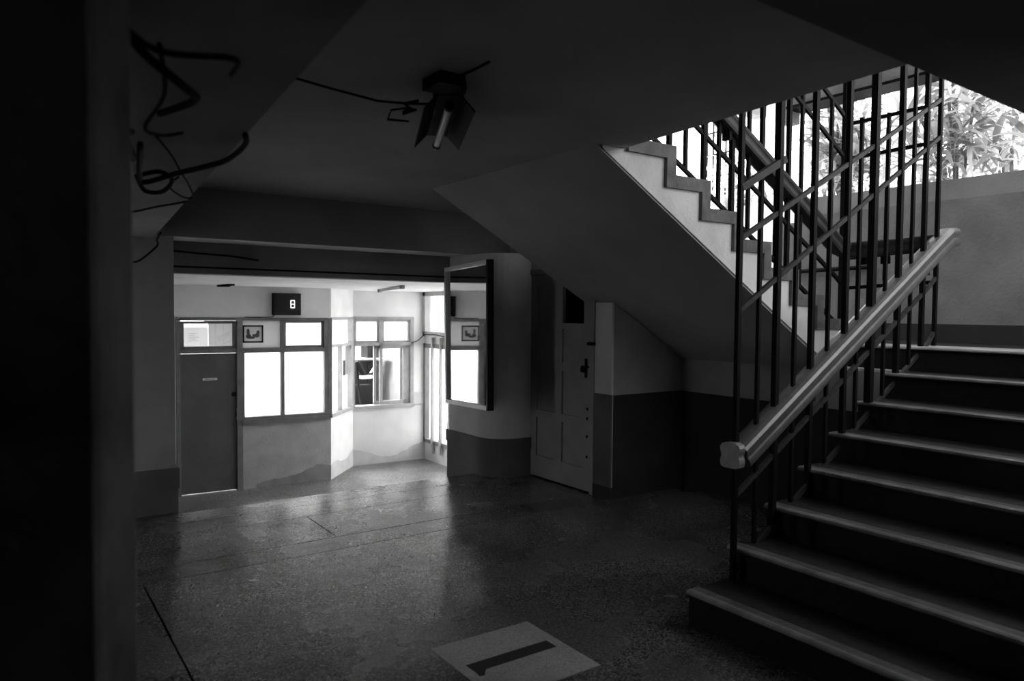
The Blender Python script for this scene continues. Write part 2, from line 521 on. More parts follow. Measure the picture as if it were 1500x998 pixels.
# landing
ld = struct(empty('floor_landing'), 'half landing floor with glare coloured into its front edge')
z1 = ZLAND
poly = [(XLAND+0.018, z1-RI), (XLAND+0.018, z1-0.032), (XLAND+0.004, z1-0.024), (XLAND, z1-0.013), (XLAND+0.004, z1-0.004), (XLAND+0.014, z1), (XB, z1), (XB, z1-RI)]
MB().prism(poly, 'y', 0.3, 4.6).build('landing_slab', M['step'], ld)
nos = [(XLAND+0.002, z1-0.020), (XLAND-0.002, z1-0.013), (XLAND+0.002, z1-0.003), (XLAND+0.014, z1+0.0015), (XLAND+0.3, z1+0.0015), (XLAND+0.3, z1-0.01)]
MB().prism(nos, 'y', 0.3, 3.0).build('lit_nosing', M['nosel'], ld)
MB().box(XLAND, XB, -0.6, 0.3, z1-RI, z1).build('landing_slab', M['step'], ld)
struct(MB().box(2.72, 4.9, 0.6, 0.75, 0, 1.9).box(2.72, 3.6, 0.6, 0.75, 1.9, 5.0).build('wall_right', M['wall']), 'wall closing the right side of the lower stair flight')
# landing back wall with cap
bw = struct(empty('wall_landing'), 'grey rendered parapet wall at the back of the landing')
MB().box(XB, XB+0.16, -0.6, 4.02, ZLAND-0.3, 2.40).build('wall_face', M['landing'], bw)
MB().box(XB+0.03, XB+0.2, -0.6, 4.02, 2.40, 2.56).build('wall_cap', M['capp'], bw)
MB().box(XB+0.01, XB+0.16, 4.02, 4.30, ZLAND-0.3, 2.35).build('wall_end', M['landing'], bw)
struct(MB().box(XB-0.012, XB, -0.3, 4.3, ZLAND, ZLAND+0.14).build('baseboard_landing', M['skirt']), 'dark skirting at the foot of the landing wall')
# wall and roof over the landing, the opening left between
up = struct(empty('wall_upper'), 'outer wall above the landing opening, lit along its lower edge')
MB().box(XB+0.02, XB+0.2, 2.5, 4.25, 3.44, 5.0).build('wall_face', M['landing'], up)
MB().box(XB-0.02, XB+0.24, 2.5, 4.25, 3.405, 3.43).build('window_head', M['iron'], up)
MB().box(XB+0.02, XB+0.2, 4.25, 4.36, 3.30, 5.0).build('wall_end', M['landing'], up)
struct(MB().box(-1.2, 6.6, -0.7, 6.0, 5.0, 5.15).build('ceiling_upper', M['ceil']), 'upper roof slab over the stairwell')
struct(MB().box(-1.2, 2.72, 0.6, 0.75, 2.6, 5.0).box(-1.35, -1.2, 0.6, 6, 2.58, 5.0).box(-1.35, 4.1, 5.85, 6.0, 2.58, 5.0).box(4.1, XB+0.2, 4.62, 4.75, 3.45, 5.0).box(4.0, 4.15, 4.62, 6.0, 2.58, 5.0).build('wall_upper_inner', M['wall']), 'inner walls of the upper storey')
struct(MB().box(4.9, XB+0.2, -0.75, -0.6, ZLAND-0.3, 2.2).build('wall_landing_side', M['landing']), 'side parapet of the landing out of view')

# ------------------------------------------------------------------ upper flight
Y2, Y2B = 3.0, 4.60
RU, TU, XU = 0.165, 0.300, 5.0
upf = tag(empty('staircase', (XU, 3.8, ZLAND)), 'upper stair flight with white side and dark zigzag edging', 'stairs')
def soff(x):
    return 2.366-0.578*(x-2.677)
# risers at XU - k*TU, level ZLAND + (k+1)*RU
prof_top = [(XU, ZLAND)]
for k in range(8):
    prof_top.append((XU-k*TU, ZLAND+(k+1)*RU))
    prof_top.append((max(XU-(k+1)*TU, 2.665), ZLAND+(k+1)*RU))
body = [(4.86, ZLAND-0.17), (XU, ZLAND-0.17)] + prof_top + [(2.665, 2.50), (2.665, 2.385)]
MB().prism(body, 'y', Y2, Y2B).build('flight_body', M['stringer'], upf)
# painted soffit sheet
xs0, xs1 = 2.615, 4.86
MB().hexa([(xs0, Y2+0.002, soff(xs0)-0.004), (xs1, Y2+0.002, soff(xs1)-0.004), (xs1, Y2B+0.06, soff(xs1)-0.004), (xs0, Y2B+0.20, soff(xs0)-0.004)],
          [(xs0, Y2+0.002, soff(xs0)+0.004), (xs1, Y2+0.002, soff(xs1)+0.004), (xs1, Y2B+0.06, soff(xs1)+0.004), (xs0, Y2B+0.20, soff(xs0)+0.004)]).build('soffit', M['ceil'], upf)
tw = 0.075
for k in range(8):
    xr = XU-k*TU
    za, zb = ZLAND+k*RU, ZLAND+(k+1)*RU
    zt = 0.012
    m = MB()
    lo = za+zt-tw if k else ZLAND
    # riser strip of the trim, then tread strip
    xe = xr-TU+0.012 if k < 7 else 2.69
    m.prism([(xr+0.012, lo), (xr+0.012, zb+zt), (xe, zb+zt), (xe, zb+zt-tw), (xr-tw+0.012, zb+zt-tw), (xr-tw+0.012, lo)], 'y', Y2-0.022, Y2+0.08)
    m.build('step_edging', M['steptrim'], upf)
    MB().box(xr-TU-0.02, xr+0.02, Y2+0.08, Y2B, zb-0.002, zb+0.008).build('tread', M['step'], upf)

# ------------------------------------------------------------------ balustrade (one welded thing round the stairwell)
bal = tag(empty('stair_railing', (3.0, 2.36, 0.16)), 'tall black iron stair railing with profiled wooden handrail round the stairwell', 'railing')
A = Vector((2.992, 2.358)); B = Vector((5.20, 2.469))
T1 = (B-A).normalized()
def F1(x, z):        # point in the lower railing's plane
    y = A.y + (x-A.x)*(B.y-A.y)/(B.x-A.x)
    return Vector((x, y, z))
def lin(x, p, q):
    return p[1] + (x-p[0])*(q[1]-p[1])/(q[0]-p[0])
L2 = ((3.012, 0.215), (5.215, 1.375))
L1 = ((3.012, 0.597), (5.19, 1.744))
HR = ((3.044, 0.755), (5.33, 2.005))
U1 = ((3.01, 1.52), (5.17, 2.685))
U2 = ((3.01, 1.875), (5.17, 2.935))
def tread_z(x):
    i = int(math.floor((x-X0)/TR))+1
    return RI*max(1, min(i, 8))
ZT = 3.15
posts = [(3.0, 0.0105), (3.33, 0.013), (3.665, 0.012), (4.02, 0.0125), (4.322, 0.0175), (4.66, 0.0135), (5.0, 0.012), (5.195, 0.0105)]
for x, r in posts:
    zt = 2.6+0.25*(x-3.0) if x < 5.1 else 3.2
    p = F1(x, 0); r *= 1.15
    MB().box(x-r, x+r, p.y-r, p.y+r, tread_z(x), zt+0.25).build('post', M['iron'], bal)
for x in (3.172, 3.50, 3.835, 4.16, 4.49, 4.83):
    p = F1(x, 0); r = 0.0095
    zt = lin(x, *U2) if x < 4.8 else 3.3
    MB().box(x-r, x+r, p.y-r, p.y+r, lin(x, *L2), zt).build('baluster', M['iron'], bal)
rp = [(-0.010, -0.012), (0.010, -0.012), (0.010, 0.012), (-0.010, 0.012)]
XE, YE = 5.195, 3.06       # corner where the well-side railing turns
def railpath(L, upend):
    p0, p1 = L
    zc = p1[1]
    path = [F1(p0[0], p0[1]), F1(5.12, lin(5.12, p0, p1)), F1(5.185, zc+0.01)]
    path += [Vector((5.19, 2.52, zc+0.01)), Vector((5.13, YE-0.04, zc-0.03))]
    return path
for nm, L in (('a', L2), ('b', L1), ('c', U1), ('d', U2)):
    MB().sweep(railpath(L, 0)[:3], rp).build('rail', M['rail_iron'], bal)
off = -0.016
for L in (L1, U1, U2):
    zc = L[1][1]
    MB().sweep([Vector((5.19, 2.475, zc+off)), Vector((5.10, YE, zc+off-0.03))], rp).build('rail', M['iron'], bal)
# upper-flight railing: posts and rails in the plane y = 3.06
def U(x, z):
    return Vector((x, YE, z))
SL = 0.565
def zn(x, zc, xc=5.03):
    return zc + (xc-x)*SL
for zc, xa in ((1.42, 2.75), (1.745, 2.75), (2.655, 2.95), (2.945, 3.0)):
    MB().sweep([U(xa, zn(xa, zc)), U(4.97, zn(4.97, zc)), U(5.06, zc-0.022), U(5.10, zc-0.022)], rp).build('rail', M['iron'], bal)
def utread(x):
    k = int(math.floor((XU-x)/TU))
    return ZLAND+(max(k, -1)+1)*RU
for x, r, full in ((3.235, 0.0135, 1), (3.375, 0.011, 0), (3.535, 0.0135, 1), (3.675, 0.011, 0), (3.80, 0.0145, 1), (3.965, 0.011, 0), (4.10, 0.0135, 1), (4.255, 0.011, 0),
                   (4.385, 0.0135, 1), (4.53, 0.011, 0), (4.70, 0.0135, 1), (4.88, 0.011, 0), (5.045, 0.014, 1)):
    z0 = utread(x) if full else zn(x, 1.42)
    zt = zn(x, 2.945) if not full else zn(x, 2.945)+0.35
    if x > 5.0: z0 = ZLAND
    MB().box(x-r, x+r, YE-r, YE+r, z0, zt).build('post' if full else 'baluster', M['iron'], bal)
# landing-side uprights
for y, r, zt, z0 in ((2.97, 0.012, 2.92, ZLAND), (2.79, 0.011, 2.92, 1.75), (2.62, 0.0105, 2.91, 1.75), (2.545, 0.0105, 2.92, ZLAND)):
    x = 5.19-(y-2.475)*0.15
    MB().box(x-r, x+r, y-r, y+r, z0, zt).build('baluster', M['iron'], bal)
# short slanted brace between the first two tall posts
MB().sweep([F1(3.0, 2.12), F1(3.375, 2.31)], [(-0.014, -0.018), (0.014, -0.018), (0.014, 0.018), (-0.014, 0.018)]).build('brace', M['rail_iron'], bal)
# handrail: grooved mushroom profile
hp = []
W, H = 0.050, 0.058
for a, bb in ((-0.030, -0.052), (0.030, -0.052), (0.046, -0.046), (0.050, -0.030), (0.048, -0.014), (0.044, -0.004), (0.045, 0.008), (0.050, 0.020), (0.051, 0.034), (0.043, 0.047), (0.026, 0.054), (0, 0.056),
              (-0.026, 0.054), (-0.043, 0.047), (-0.051, 0.034), (-0.050, 0.020), (-0.045, 0.008), (-0.044, -0.004), (-0.048, -0.014), (-0.050, -0.030), (-0.046, -0.046)):
    hp.append((a*1.14, bb*1.18))
hz = 0.0
path = [F1(3.03, 0.79), F1(5.24, 1.985), F1(5.34, 2.035), F1(5.43, 2.045)]
MB().sweep(path, hp).build('handrail', M['handrail'], bal, smooth=False)
endp = [(a*0.98, bb*0.98) for a, bb in hp]
MB().sweep([F1(2.955, 0.80), F1(3.0, 0.80)], hp).build('handrail_end', M['handrail_end'], bal)
MB().sweep([Vector((5.26, 2.50, 2.0)), Vector((5.19, 2.70, 1.985)), Vector((5.10, 3.04, 1.965)), Vector((5.0, 3.07, 2.0)), Vector((4.86, 3.065, 2.075)), Vector((2.85, 3.06, 3.21))],
           [(a*0.9, bb*0.9) for a, bb in hp]).build('handrail', M['handrail_dark'], bal)
for x in (3.68, 4.32, 5.05):
    p = F1(x, lin(x, *HR)-0.07)
    MB().box(x-0.03, x+0.03, p.y-0.01, p.y+0.01, p.z-0.012, p.z+0.02).build('handrail_bracket', M['iron'], bal)
for (x, y, z) in ((5.13, 2.95, 1.90), (5.165, 2.80, 1.90), (5.20, 2.58, 1.92), (4.4, 3.06, 2.26), (3.75, 3.06, 2.62)):
    MB().box(x-0.012, x+0.012, y-0.03, y+0.03, z-0.035, z+0.02).build('handrail_bracket', M['iron'], bal)

pp = tag(MB().tube([(XB-0.045, 4.36, 1.89), (XB-0.045, 3.40, 1.905)], 0.018, 8).tube([(XB-0.045, 4.2, 1.89), (XB+0.02, 4.2, 1.89)], 0.01, 6).tube([(XB-0.045, 3.5, 1.905), (XB+0.01, 3.5, 1.905)], 0.01, 6).build('wall_bar', M['iron']), 'dark horizontal bar fixed along the landing wall behind the railing', 'bar')

# ------------------------------------------------------------------ ticket office front
class Wall:
    def __init__(s, a, b):
        s.a = Vector((a[0], a[1], 0)); s.b = Vector((b[0], b[1], 0))
        t = (s.b-s.a); s.L = t.length; t.normalize()
        n = Vector((t.y, -t.x, 0))      # towards the lobby
        s.T = Matrix(((t.x, n.x, 0, s.a.x), (t.y, n.y, 0, s.a.y), (0, 0, 1, 0), (0, 0, 0, 1)))
    def mb(s):
        return MB(s.T)
    def p(s, u, d, z):
        return s.T @ Vector((u, d, z))
P1, P2, P3, P4 = (1.934, 10.379), (3.927, 10.232), (4.564, 10.954), (5.803, 10.880)
W1, W2, W3 = Wall(P1, P2), Wall(P2, P3), Wall(P3, P4)
ZC = 1.82
# walls below and above the windows
w = W1.mb(); w.box(0.775, W1.L, -0.12, 0, ZL, -0.06)
struct(w.build('wall_ticket_lower', M['lowerwall']), 'rough grey plaster wall below the frosted ticket windows')
w = W1.mb(); w.box(-2.2, W1.L, -0.12, 0, 1.39, ZC); w.box(-2.2, -0.055, -0.12, 0, ZL, 1.40)
struct(w.build('wall_ticket_upper', M['wallwhite']), 'white wall above the ticket office door and windows')
struct(W2.mb().box(0, W2.L, -0.12, 0, ZL, -0.03).build('wall_ticket_angle_lower', M['wallwhite']), 'rough plaster below the slanted ticket window')
w = W2.mb(); w.box(0, W2.L, -0.12, 0, 1.40, ZC)
struct(w.build('wall_ticket_angle', M['wallwhite']), 'slanted white wall between the two ticket office fronts')
struct(W3.mb().box(0, W3.L, -0.12, 0, ZL, -0.03).build('wall_ticket_recess_lower', M['wallwhite']), 'rough plaster below the sliding ticket window')
w = W3.mb(); w.box(0, W3.L, -0.12, 0, 1.40, ZC); w.box(1.025, W3.L, -0.12, 0, -0.05, 1.41)
struct(w.build('wall_ticket_recess', M['wallwhite']), 'bright white wall around the open sliding ticket window')
struct(W3.mb().box(1.03, W3.L, 0, 0.012, -0.03, 0.17).build('trim_6', M['wall']), 'small grey block at the foot of the wall beside the barred window')

def damp(W, u0, u1, hs, m, parent):
    n = len(hs); rr = random.Random(11)
    top = [(u0+(u1-u0)*k/(n*4-4), hs[k//4]*(1-(k % 4)/4)+hs[min(k//4+1, n-1)]*((k % 4)/4)+rr.uniform(-0.012, 0.012)) for k in range(n*4-3)]
    poly = [(u0, ZL)]+[(u, ZL+max(hh, 0.01)) for u, hh in top]+[(u1, ZL)]
    W.mb().prism(poly, 'y', -0.001, 0.0015).build('damp_stain', m, parent)
damp(W1, 0.95, W1.L, [0.05, 0.10, 0.11, 0.16, 0.24, 0.22], mat('damp_plaster', 0.27, 0.8, 0.21, 6), bpy.data.objects['wall_ticket_lower'])
damp(W2, 0.0, W2.L, [0.22, 0.24, 0.18, 0.20, 0.28], mat('damp_white_paint', 0.62, 0.8, 0.54, 6), bpy.data.objects['wall_ticket_angle_lower'])
damp(W3, 0.0, W3.L, [0.26, 0.20, 0.10, 0.12, 0.22, 0.30], bpy.data.materials['damp_white_paint'], bpy.data.objects['wall_ticket_recess_lower'])

# door_1 with transom, W1
d1 = struct(empty('door_1', W1.p(0.35, 0, ZL)), 'flat grey ticket office door with small name plate and round knob')
leaf1 = W1.mb().box(0.0, 0.70, -0.05, -0.012, ZL+0.010, 0.911).build('door_leaf', M['door'], d1)
m = W1.mb(); m.box(-0.052, -0.002, -0.09, 0.02, ZL, 1.395); m.box(0.703, 0.775, -0.09, 0.02, ZL, 1.395); m.box(-0.002, 0.703, -0.09, 0.02, 1.355, 1.395); m.box(-0.002, 0.703, -0.09, 0.015, 0.918, 0.975)
m.build('door_frame', M['frame'], d1)
W1.mb().box(0.27, 0.45, -0.012, -0.006, 0.555, 0.585).build('name_plate', M['paper'], leaf1)
m = W1.mb()
for k in range(9):
    m.box(0.295+k*0.0145, 0.304+k*0.0145, -0.006, -0.004, 0.564, 0.564+0.010+0.003*(k % 3))
m.build('lettering', M['print_'], leaf1)
m = W1.mb(); m.cyl((0.655, 0.04, 0.36), (0, -1, 0), 0.034, 0.03, 14, 0.026); m.cyl((0.655, 0.02, 0.36), (0, -1, 0), 0.014, 0.035)
m.build('door_knob', M['black'], leaf1)
W1.mb().box(0.683, 0.70, -0.012, 0.0, 0.0, 0.17).build('lock_plate', M['black'], leaf1)
m = W1.mb(); m.tube([(0.693, 0.0, 0.16), (0.693, 0.03, 0.13), (0.693, 0.03, 0.04), (0.693, 0.0, 0.01)], 0.008, 6)
m.build('pull_handle', M['metal'], leaf1)
# transom sash and papers
m = W1.mb()
m.box(-0.002, 0.703, -0.07, -0.02, 1.312, 1.340); m.box(-0.002, 0.703, -0.07, -0.02, 0.975, 1.008)
m.box(-0.002, 0.045, -0.07, -0.02, 0.975, 1.340); m.box(0.655, 0.703, -0.07, -0.02, 0.975, 1.340); m.box(0.30, 0.703, -0.07, -0.03, 1.335, 1.351)
tsash = m.build('transom_sash', M['frame'], d1)
W1.mb().box(0.045, 0.655, -0.05, -0.046, 1.005, 1.315).build('transom_pane', M['glass'], tsash)
pa = tag(W1.mb().box(0.045, 0.345, -0.066, -0.064, 1.0, 1.262).build('paper_sheet', M['papert']), 'printed white paper sheet stuck inside the left half of the door transom', 'paper')
tag(W1.mb().box(0.355, 0.655, -0.066, -0.064, 1.0, 1.318).build('paper_sheet', M['paperd']), 'plain grey paper sheet stuck inside the right half of the door transom', 'paper')
m = W1.mb()
for k, ww in enumerate((0.10, 0.07, 0.13, 0.09, 0.12)):
    m.box(0.11, 0.11+ww, -0.064, -0.0635, 1.18-k*0.025, 1.184-k*0.025)
lt = m.build('printed_line', M['print_'], pa)

# window_1: frosted three-light window of W1
w1 = struct(empty('window_1', W1.p(1.36, 0, -0.06)), 'grey framed ticket office window with frosted glowing panes')
m = W1.mb()
m.box(0.775, 1.95, -0.09, 0.02, 1.355, 1.395)
m.box(0.775, 1.95, -0.09, 0.02, 0.915, 0.978)
m.box(0.775, 1.95, -0.09, 0.02, -0.005, 0.03)
m.box(1.285, 1.335, -0.09, 0.02, -0.005, 1.395)
m.box(1.90, 1.955, -0.09, 0.02, -0.005, 1.395)
m.box(0.775, 0.80, -0.09, 0.02, -0.005, 0.978)
m.build('window_frame', M['frame'], w1)
m = W1.mb(); m.box(0.765, 1.97, -0.10, 0.045, -0.065, -0.005)
m.build('window_sill', M['frame'], w1)
for (u0, u1) in ((0.80, 1.285), (1.335, 1.90)):
    W1.mb().box(u0, u1, -0.065, -0.06, 0.03, 0.915).build('pane', M['frost'], w1)
m = W1.mb()
m.box(1.335, 1.365, -0.08, -0.02, 0.978, 1.355); m.box(1.865, 1.90, -0.08, -0.02, 0.978, 1.355); m.box(1.335, 1.90, -0.08, -0.02, 0.978, 1.005); m.box(1.335, 1.90, -0.08, -0.02, 1.325, 1.355)
ts1 = m.build('transom_sash', M['frame'], w1)
W1.mb().box(1.365, 1.865, -0.05, -0.045, 1.005, 1.325).build('pane', M['frost'], ts1)
W1.mb().box(0.775, 1.285, -0.06, -0.03, 0.978, 1.355).build('transom_board', M['board'], w1)

# window_2: slanted W2
w2 = struct(empty('window_2', W2.p(0.45, 0, -0.03)), 'slanted narrow window of the ticket office glowing white')
m = W2.mb()
m.box(0.0, 0.90, -0.09, 0.012, 1.36, 1.40); m.box(0.0, 0.90, -0.09, 0.012, 0.965, 1.005); m.box(-0.02, 0.92, -0.10, 0.03, -0.05, 0.0)
m.box(0.0, 0.03, -0.09, 0.012, -0.03, 1.40); m.box(0.86, 0.963, -0.09, 0.012, -0.03, 1.40); m.box(0.42, 0.46, -0.09, 0.005, 0.0, 0.965)
m.build('window_frame', M['framel'], w2)
for (u0, u1, z0, z1) in ((0.03, 0.86, 1.005, 1.36), (0.03, 0.42, 0.0, 0.965), (0.46, 0.86, 0.0, 0.5)):
    W2.mb().box(u0, u1, -0.06, -0.055, z0, z1).build('pane', M['frost'], w2)
W2.mb().box(0.46, 0.86, -0.06, -0.055, 0.5, 0.965).build('pane', M['glass'], w2)

# window_3: sliding window of W3
w3 = struct(empty('window_3', W3.p(0.5, 0, -0.03)), 'sliding ticket window standing half open with two transoms')
m = W3.mb()
m.box(-0.02, 1.03, -0.09, 0.015, 1.365, 1.41); m.box(-0.02, 1.03, -0.09, 0.015, 0.945, 0.995); m.box(-0.02, 1.04, -0.12, 0.04, -0.06, -0.01)
m.box(-0.02, 0.03, -0.09, 0.015, -0.03, 1.41); m.box(0.975, 1.03, -0.09, 0.015, -0.03, 1.41); m.box(0.435, 0.495, -0.09, 0.015, 0.945, 1.41)
m.build('window_frame', M['framel'], w3)
for (u0, u1) in ((0.03, 0.435), (0.495, 0.975)):
    m = W3.mb()
    m.box(u0, u0+0.03, -0.07, -0.01, 0.995, 1.365); m.box(u1-0.04, u1, -0.07, -0.01, 0.995, 1.365); m.box(u0, u1, -0.07, -0.01, 0.995, 1.025); m.box(u0, u1, -0.07, -0.01, 1.33, 1.365)
    ts3 = m.build('transom_sash', M['framel'], w3)
    W3.mb().box(u0+0.03, u1-0.04, -0.05, -0.045, 1.025, 1.33).build('pane', M['frost'], ts3)
# sliding sashes: one pushed behind the other on the right
m = W3.mb()
m.box(0.455, 0.50, -0.05, -0.012, -0.01, 0.945); m.box(0.86, 0.975, -0.05, -0.012, -0.01, 0.945); m.box(0.455, 0.975, -0.05, -0.012, -0.01, 0.05); m.box(0.455, 0.975, -0.05, -0.012, 0.895, 0.945)
ss = m.build('sliding_sash', M['framel'], w3)
W3.mb().box(0.50, 0.86, -0.034, -0.030, 0.05, 0.895).build('pane', M['glass'], ss)
m = W3.mb()
m.box(0.365, 0.41, -0.088, -0.055, -0.01, 0.945); m.box(0.82, 0.86, -0.088, -0.055, -0.01, 0.945); m.box(0.365, 0.86, -0.088, -0.055, -0.01, 0.04); m.box(0.365, 0.86, -0.088, -0.055, 0.90, 0.945)
ss = m.build('sliding_sash', M['framel'], w3)
W3.mb().box(0.41, 0.82, -0.073, -0.069, 0.04, 0.90).build('pane', M['glass'], ss)

# lobby shell
struct(MB().box(-0.35, 5.99, 6.45, 13.9, ZC, ZC+0.2).build('ceiling_lobby', M['wallwhite']), 'low white ceiling of the ticket lobby')
struct(MB().box(-0.35, -0.2, 6.4, 13.9, ZL, ZC).build('wall_lobby_left', M['wall']), 'left wall of the ticket lobby')
# wall at X = 5.803 with barred window and the street entrance
XW = 5.803
ww = MB()
ww.box(XW, XW+0.2, 6.0, 6.5, ZL, ZC)
ww.box(XW, XW+0.2, 9.55, 9.75, ZL, ZC)
ww.box(XW, XW+0.2, 9.75, 10.90, ZL, -0.65)
ww.box(XW, XW+0.2, 9.75, 10.90, 0.96, 1.13)
ww.box(XW, XW+0.2, 6.5, 9.6, 1.55, ZC)
struct(ww.build('wall_lobby_right', M['wall']), 'right wall of the lobby with the barred window and street entrance')
sbox('wall_lobby_near', M['wall'], 'lobby wall under the stairs beside the column', 4.2, XW+0.2, 6.0, 6.12, ZL, ZC)
w4 = struct(empty('window_4', (XW, 10.4, ZL)), 'tall barred window beside the ticket wall with bright daylight')
m = MB()
m.box(XW-0.05, XW+0.06, 10.80, 10.89, 1.13, 1.82); m.box(XW-0.05, XW+0.06, 9.72, 9.80, 1.13, 1.82)
m.box(XW-0.05, XW+0.06, 9.72, 10.89, 1.75, 1.82); m.box(XW-0.05, XW+0.06, 9.72, 10.89, 1.11, 1.17)
m.build('window_frame', M['framel'], w4)
MB().box(XW+0.01, XW+0.015, 9.80, 10.80, 1.17, 1.75).build('pane', M['glass'], w4)
m = MB(); m.box(XW-0.03, XW+0.05, 10.82, 10.89, -0.65, 0.97); m.box(XW-0.03, XW+0.05, 9.72, 10.89, 0.90, 0.97); m.box(XW-0.03, XW+0.05, 9.72, 10.89, -0.67, -0.61)
m.build('grille_frame', M['frame'], w4)
for y in (10.55, 10.28, 10.01):
    MB().box(XW-0.06, XW-0.02, y-0.022, y+0.022, -0.80, 1.08).build('window_bar', M['framel'], w4)
cw = MB().tube([W3.p(0.98, 0.03, 0.98), W3.p(1.1, 0.03, 1.02), (XW-0.06, 10.80, 1.12), (XW-0.06, 10.45, 1.13), (XW-0.06, 10.1, 1.10), (XW-0.06, 9.9, 1.14)], 0.006, 6)
tag(cw.build('cable', M['cable']), 'thin dark wire from the sliding window to the barred window', 'cable')

# ticket office room
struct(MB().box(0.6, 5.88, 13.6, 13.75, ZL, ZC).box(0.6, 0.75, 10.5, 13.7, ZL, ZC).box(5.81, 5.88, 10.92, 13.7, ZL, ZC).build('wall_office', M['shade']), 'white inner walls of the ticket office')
sbox('wall_office_outer', M['outwall'], 'white outer face of the ticket office end wall', 5.885, 5.98, 10.91, 13.75, ZL, 2.02)
struct(MB().box(0.6, 5.9, 10.2, 13.7, ZL-0.1, ZL-0.005).build('floor_office', M['outfloor']), 'pale floor of the ticket office')
# office ceiling tubes
for k, x in enumerate((1.9, 3.4, 4.9)):
    t = tag(empty('tube_light', (x, 12.0, ZC)), ('tube light burning above the office door side', 'tube light burning over the middle of the ticket office', 'tube light burning over the sliding window desk')[k], 'lamp', 'tube lights on the office ceiling')
    MB().box(x-0.03, x+0.03, 11.4, 12.6, ZC-0.05, ZC).build('casing', M['white'], t)
    MB().tube([(x, 11.42, ZC-0.07), (x, 12.58, ZC-0.07)], 0.018, 8).build('tube', emitter('lit_tube', 4.0), t)
    l = add_light('tube_glow', 'AREA', (x, 12.0, ZC-0.10), (0, 0, 0), 60, shape='RECTANGLE', size=0.12, size_y=1.2)
    l.parent = t; l.matrix_parent_inverse = Matrix.Translation(-t.location)
# interior things seen through the sliding window
desk = tag(empty('desk', (5.2, 11.4, ZL)), 'white topped counter inside the sliding ticket window', 'desk')
MB().box(4.66, 5.7, 11.08, 11.55, -0.13, -0.09).build('desk_top', M['white'], desk)
for (x, y) in ((4.7, 11.12), (5.66, 11.12), (4.7, 11.5), (5.66, 11.5)):
    MB().box(x-0.03, x+0.03, y-0.03, y+0.03, ZL, -0.13).build('leg', M['frame'], desk)
cab = tag(empty('cabinet', (5.35, 12.5, ZL)), 'tall black cabinet standing in the ticket office', 'cabinet')
MB().box(5.10, 5.64, 12.25, 12.7, ZL, 0.60).build('body', M['black'], cab)
for (x0, x1) in ((5.105, 5.365), (5.375, 5.635)):
    dd = MB().box(x0, x1, 12.23, 12.25, ZL+0.05, 0.59).build('door', M['black'], cab)
MB().box(5.35, 5.36, 12.215, 12.23, 0.0, 0.12).build('handle', M['metal'], cab)
chair = tag(empty('office_chair', (5.12, 11.85, ZL)), 'black office chair in front of the cabinet', 'chair')
MB().box(4.93, 5.33, 11.98, 12.05, -0.30, 0.22).build('backrest', M['black'], chair, bevel=0.02)
MB().box(4.90, 5.36, 11.62, 12.04, -0.50, -0.43).build('seat', M['black'], chair, bevel=0.02)
MB().cyl((5.13, 11.83, ZL+0.06), (0, 0, 1), 0.03, 0.42).build('column', M['metal'], chair)
m = MB()
for k in range(5):
    t = k*2*math.pi/5
    m.sweep([(5.13, 11.83, ZL+0.06), (5.13+0.26*math.cos(t), 11.83+0.26*math.sin(t), ZL+0.03)], [(-0.02, -0.02), (0.02, -0.02), (0.02, 0.02), (-0.02, 0.02)])
m.build('base', M['black'], chair)
dl = tag(empty('desk_lamp', (4.90, 11.42, -0.09)), 'white oval desk lamp on a black arm in the ticket window', 'lamp')
MB().cyl((4.90, 11.42, -0.09), (0, 0, 1), 0.06, 0.02, 16).build('base', M['black'], dl)
MB().tube([(4.90, 11.42, -0.07), (4.86, 11.45, 0.30), (4.83, 11.45, 0.66)], 0.022, 8).build('arm', M['black'], dl)
MB().tube([(4.83, 11.45, 0.66), (4.95, 11.44, 0.45)], 0.04, 8).build('arm', M['black'], dl)
sh = MB()
for k in range(7):
    pass
sh.tube([(4.88, 11.42, 0.405), (4.91, 11.42, 0.40), (5.05, 11.42, 0.40), (5.09, 11.42, 0.405)], 0.03, 10)
sh.build('lamp_shade', M['white'], dl, smooth=True)
tag(MB().hexa([(5.10, 11.5, 0.46), (5.12, 11.5, 0.455), (5.12, 11.53, 0.455), (5.10, 11.53, 0.46)], [(5.20, 11.5, 0.60), (5.22, 11.5, 0.595), (5.22, 11.53, 0.595), (5.20, 11.53, 0.60)]).build('telephone_receiver', M['white']), 'white stick shaped handset leaning behind the desk lamp', 'handset')
shf = tag(empty('wall_shelf', (5.45, 12.2, 0.64)), 'white shelf carrying black binders behind the sliding window', 'shelf')
MB().box(5.25, 5.75, 12.1, 12.45, 0.645, 0.665).build('board', M['white'], shf)
MB().box(5.60, 5.62, 12.15, 12.45, 0.60, 0.645).build('bracket', M['metal'], shf)
for k in range(3):
    x = 5.32+k*0.085
    bd = tag(MB().box(x, x+0.075, 12.12, 12.40, 0.665, 0.90+0.02*(k % 2)).build('binder', M['black']), ('black binder first from the shelf left end', 'black binder in the middle of the white shelf', 'black binder nearest the shelf right end')[k], 'binder', 'black binders on the office shelf')
for k, (x, z, hh) in enumerate(((5.55, 0.40, 0.22), (5.70, 0.36, 0.26))):
    tag(MB().box(x, x+0.12, 13.57, 13.6, z-0.1, z+hh).build('notice', M['paper']), ('left of two notices on the far office wall', 'right of two notices on the far office wall')[k], 'notice')

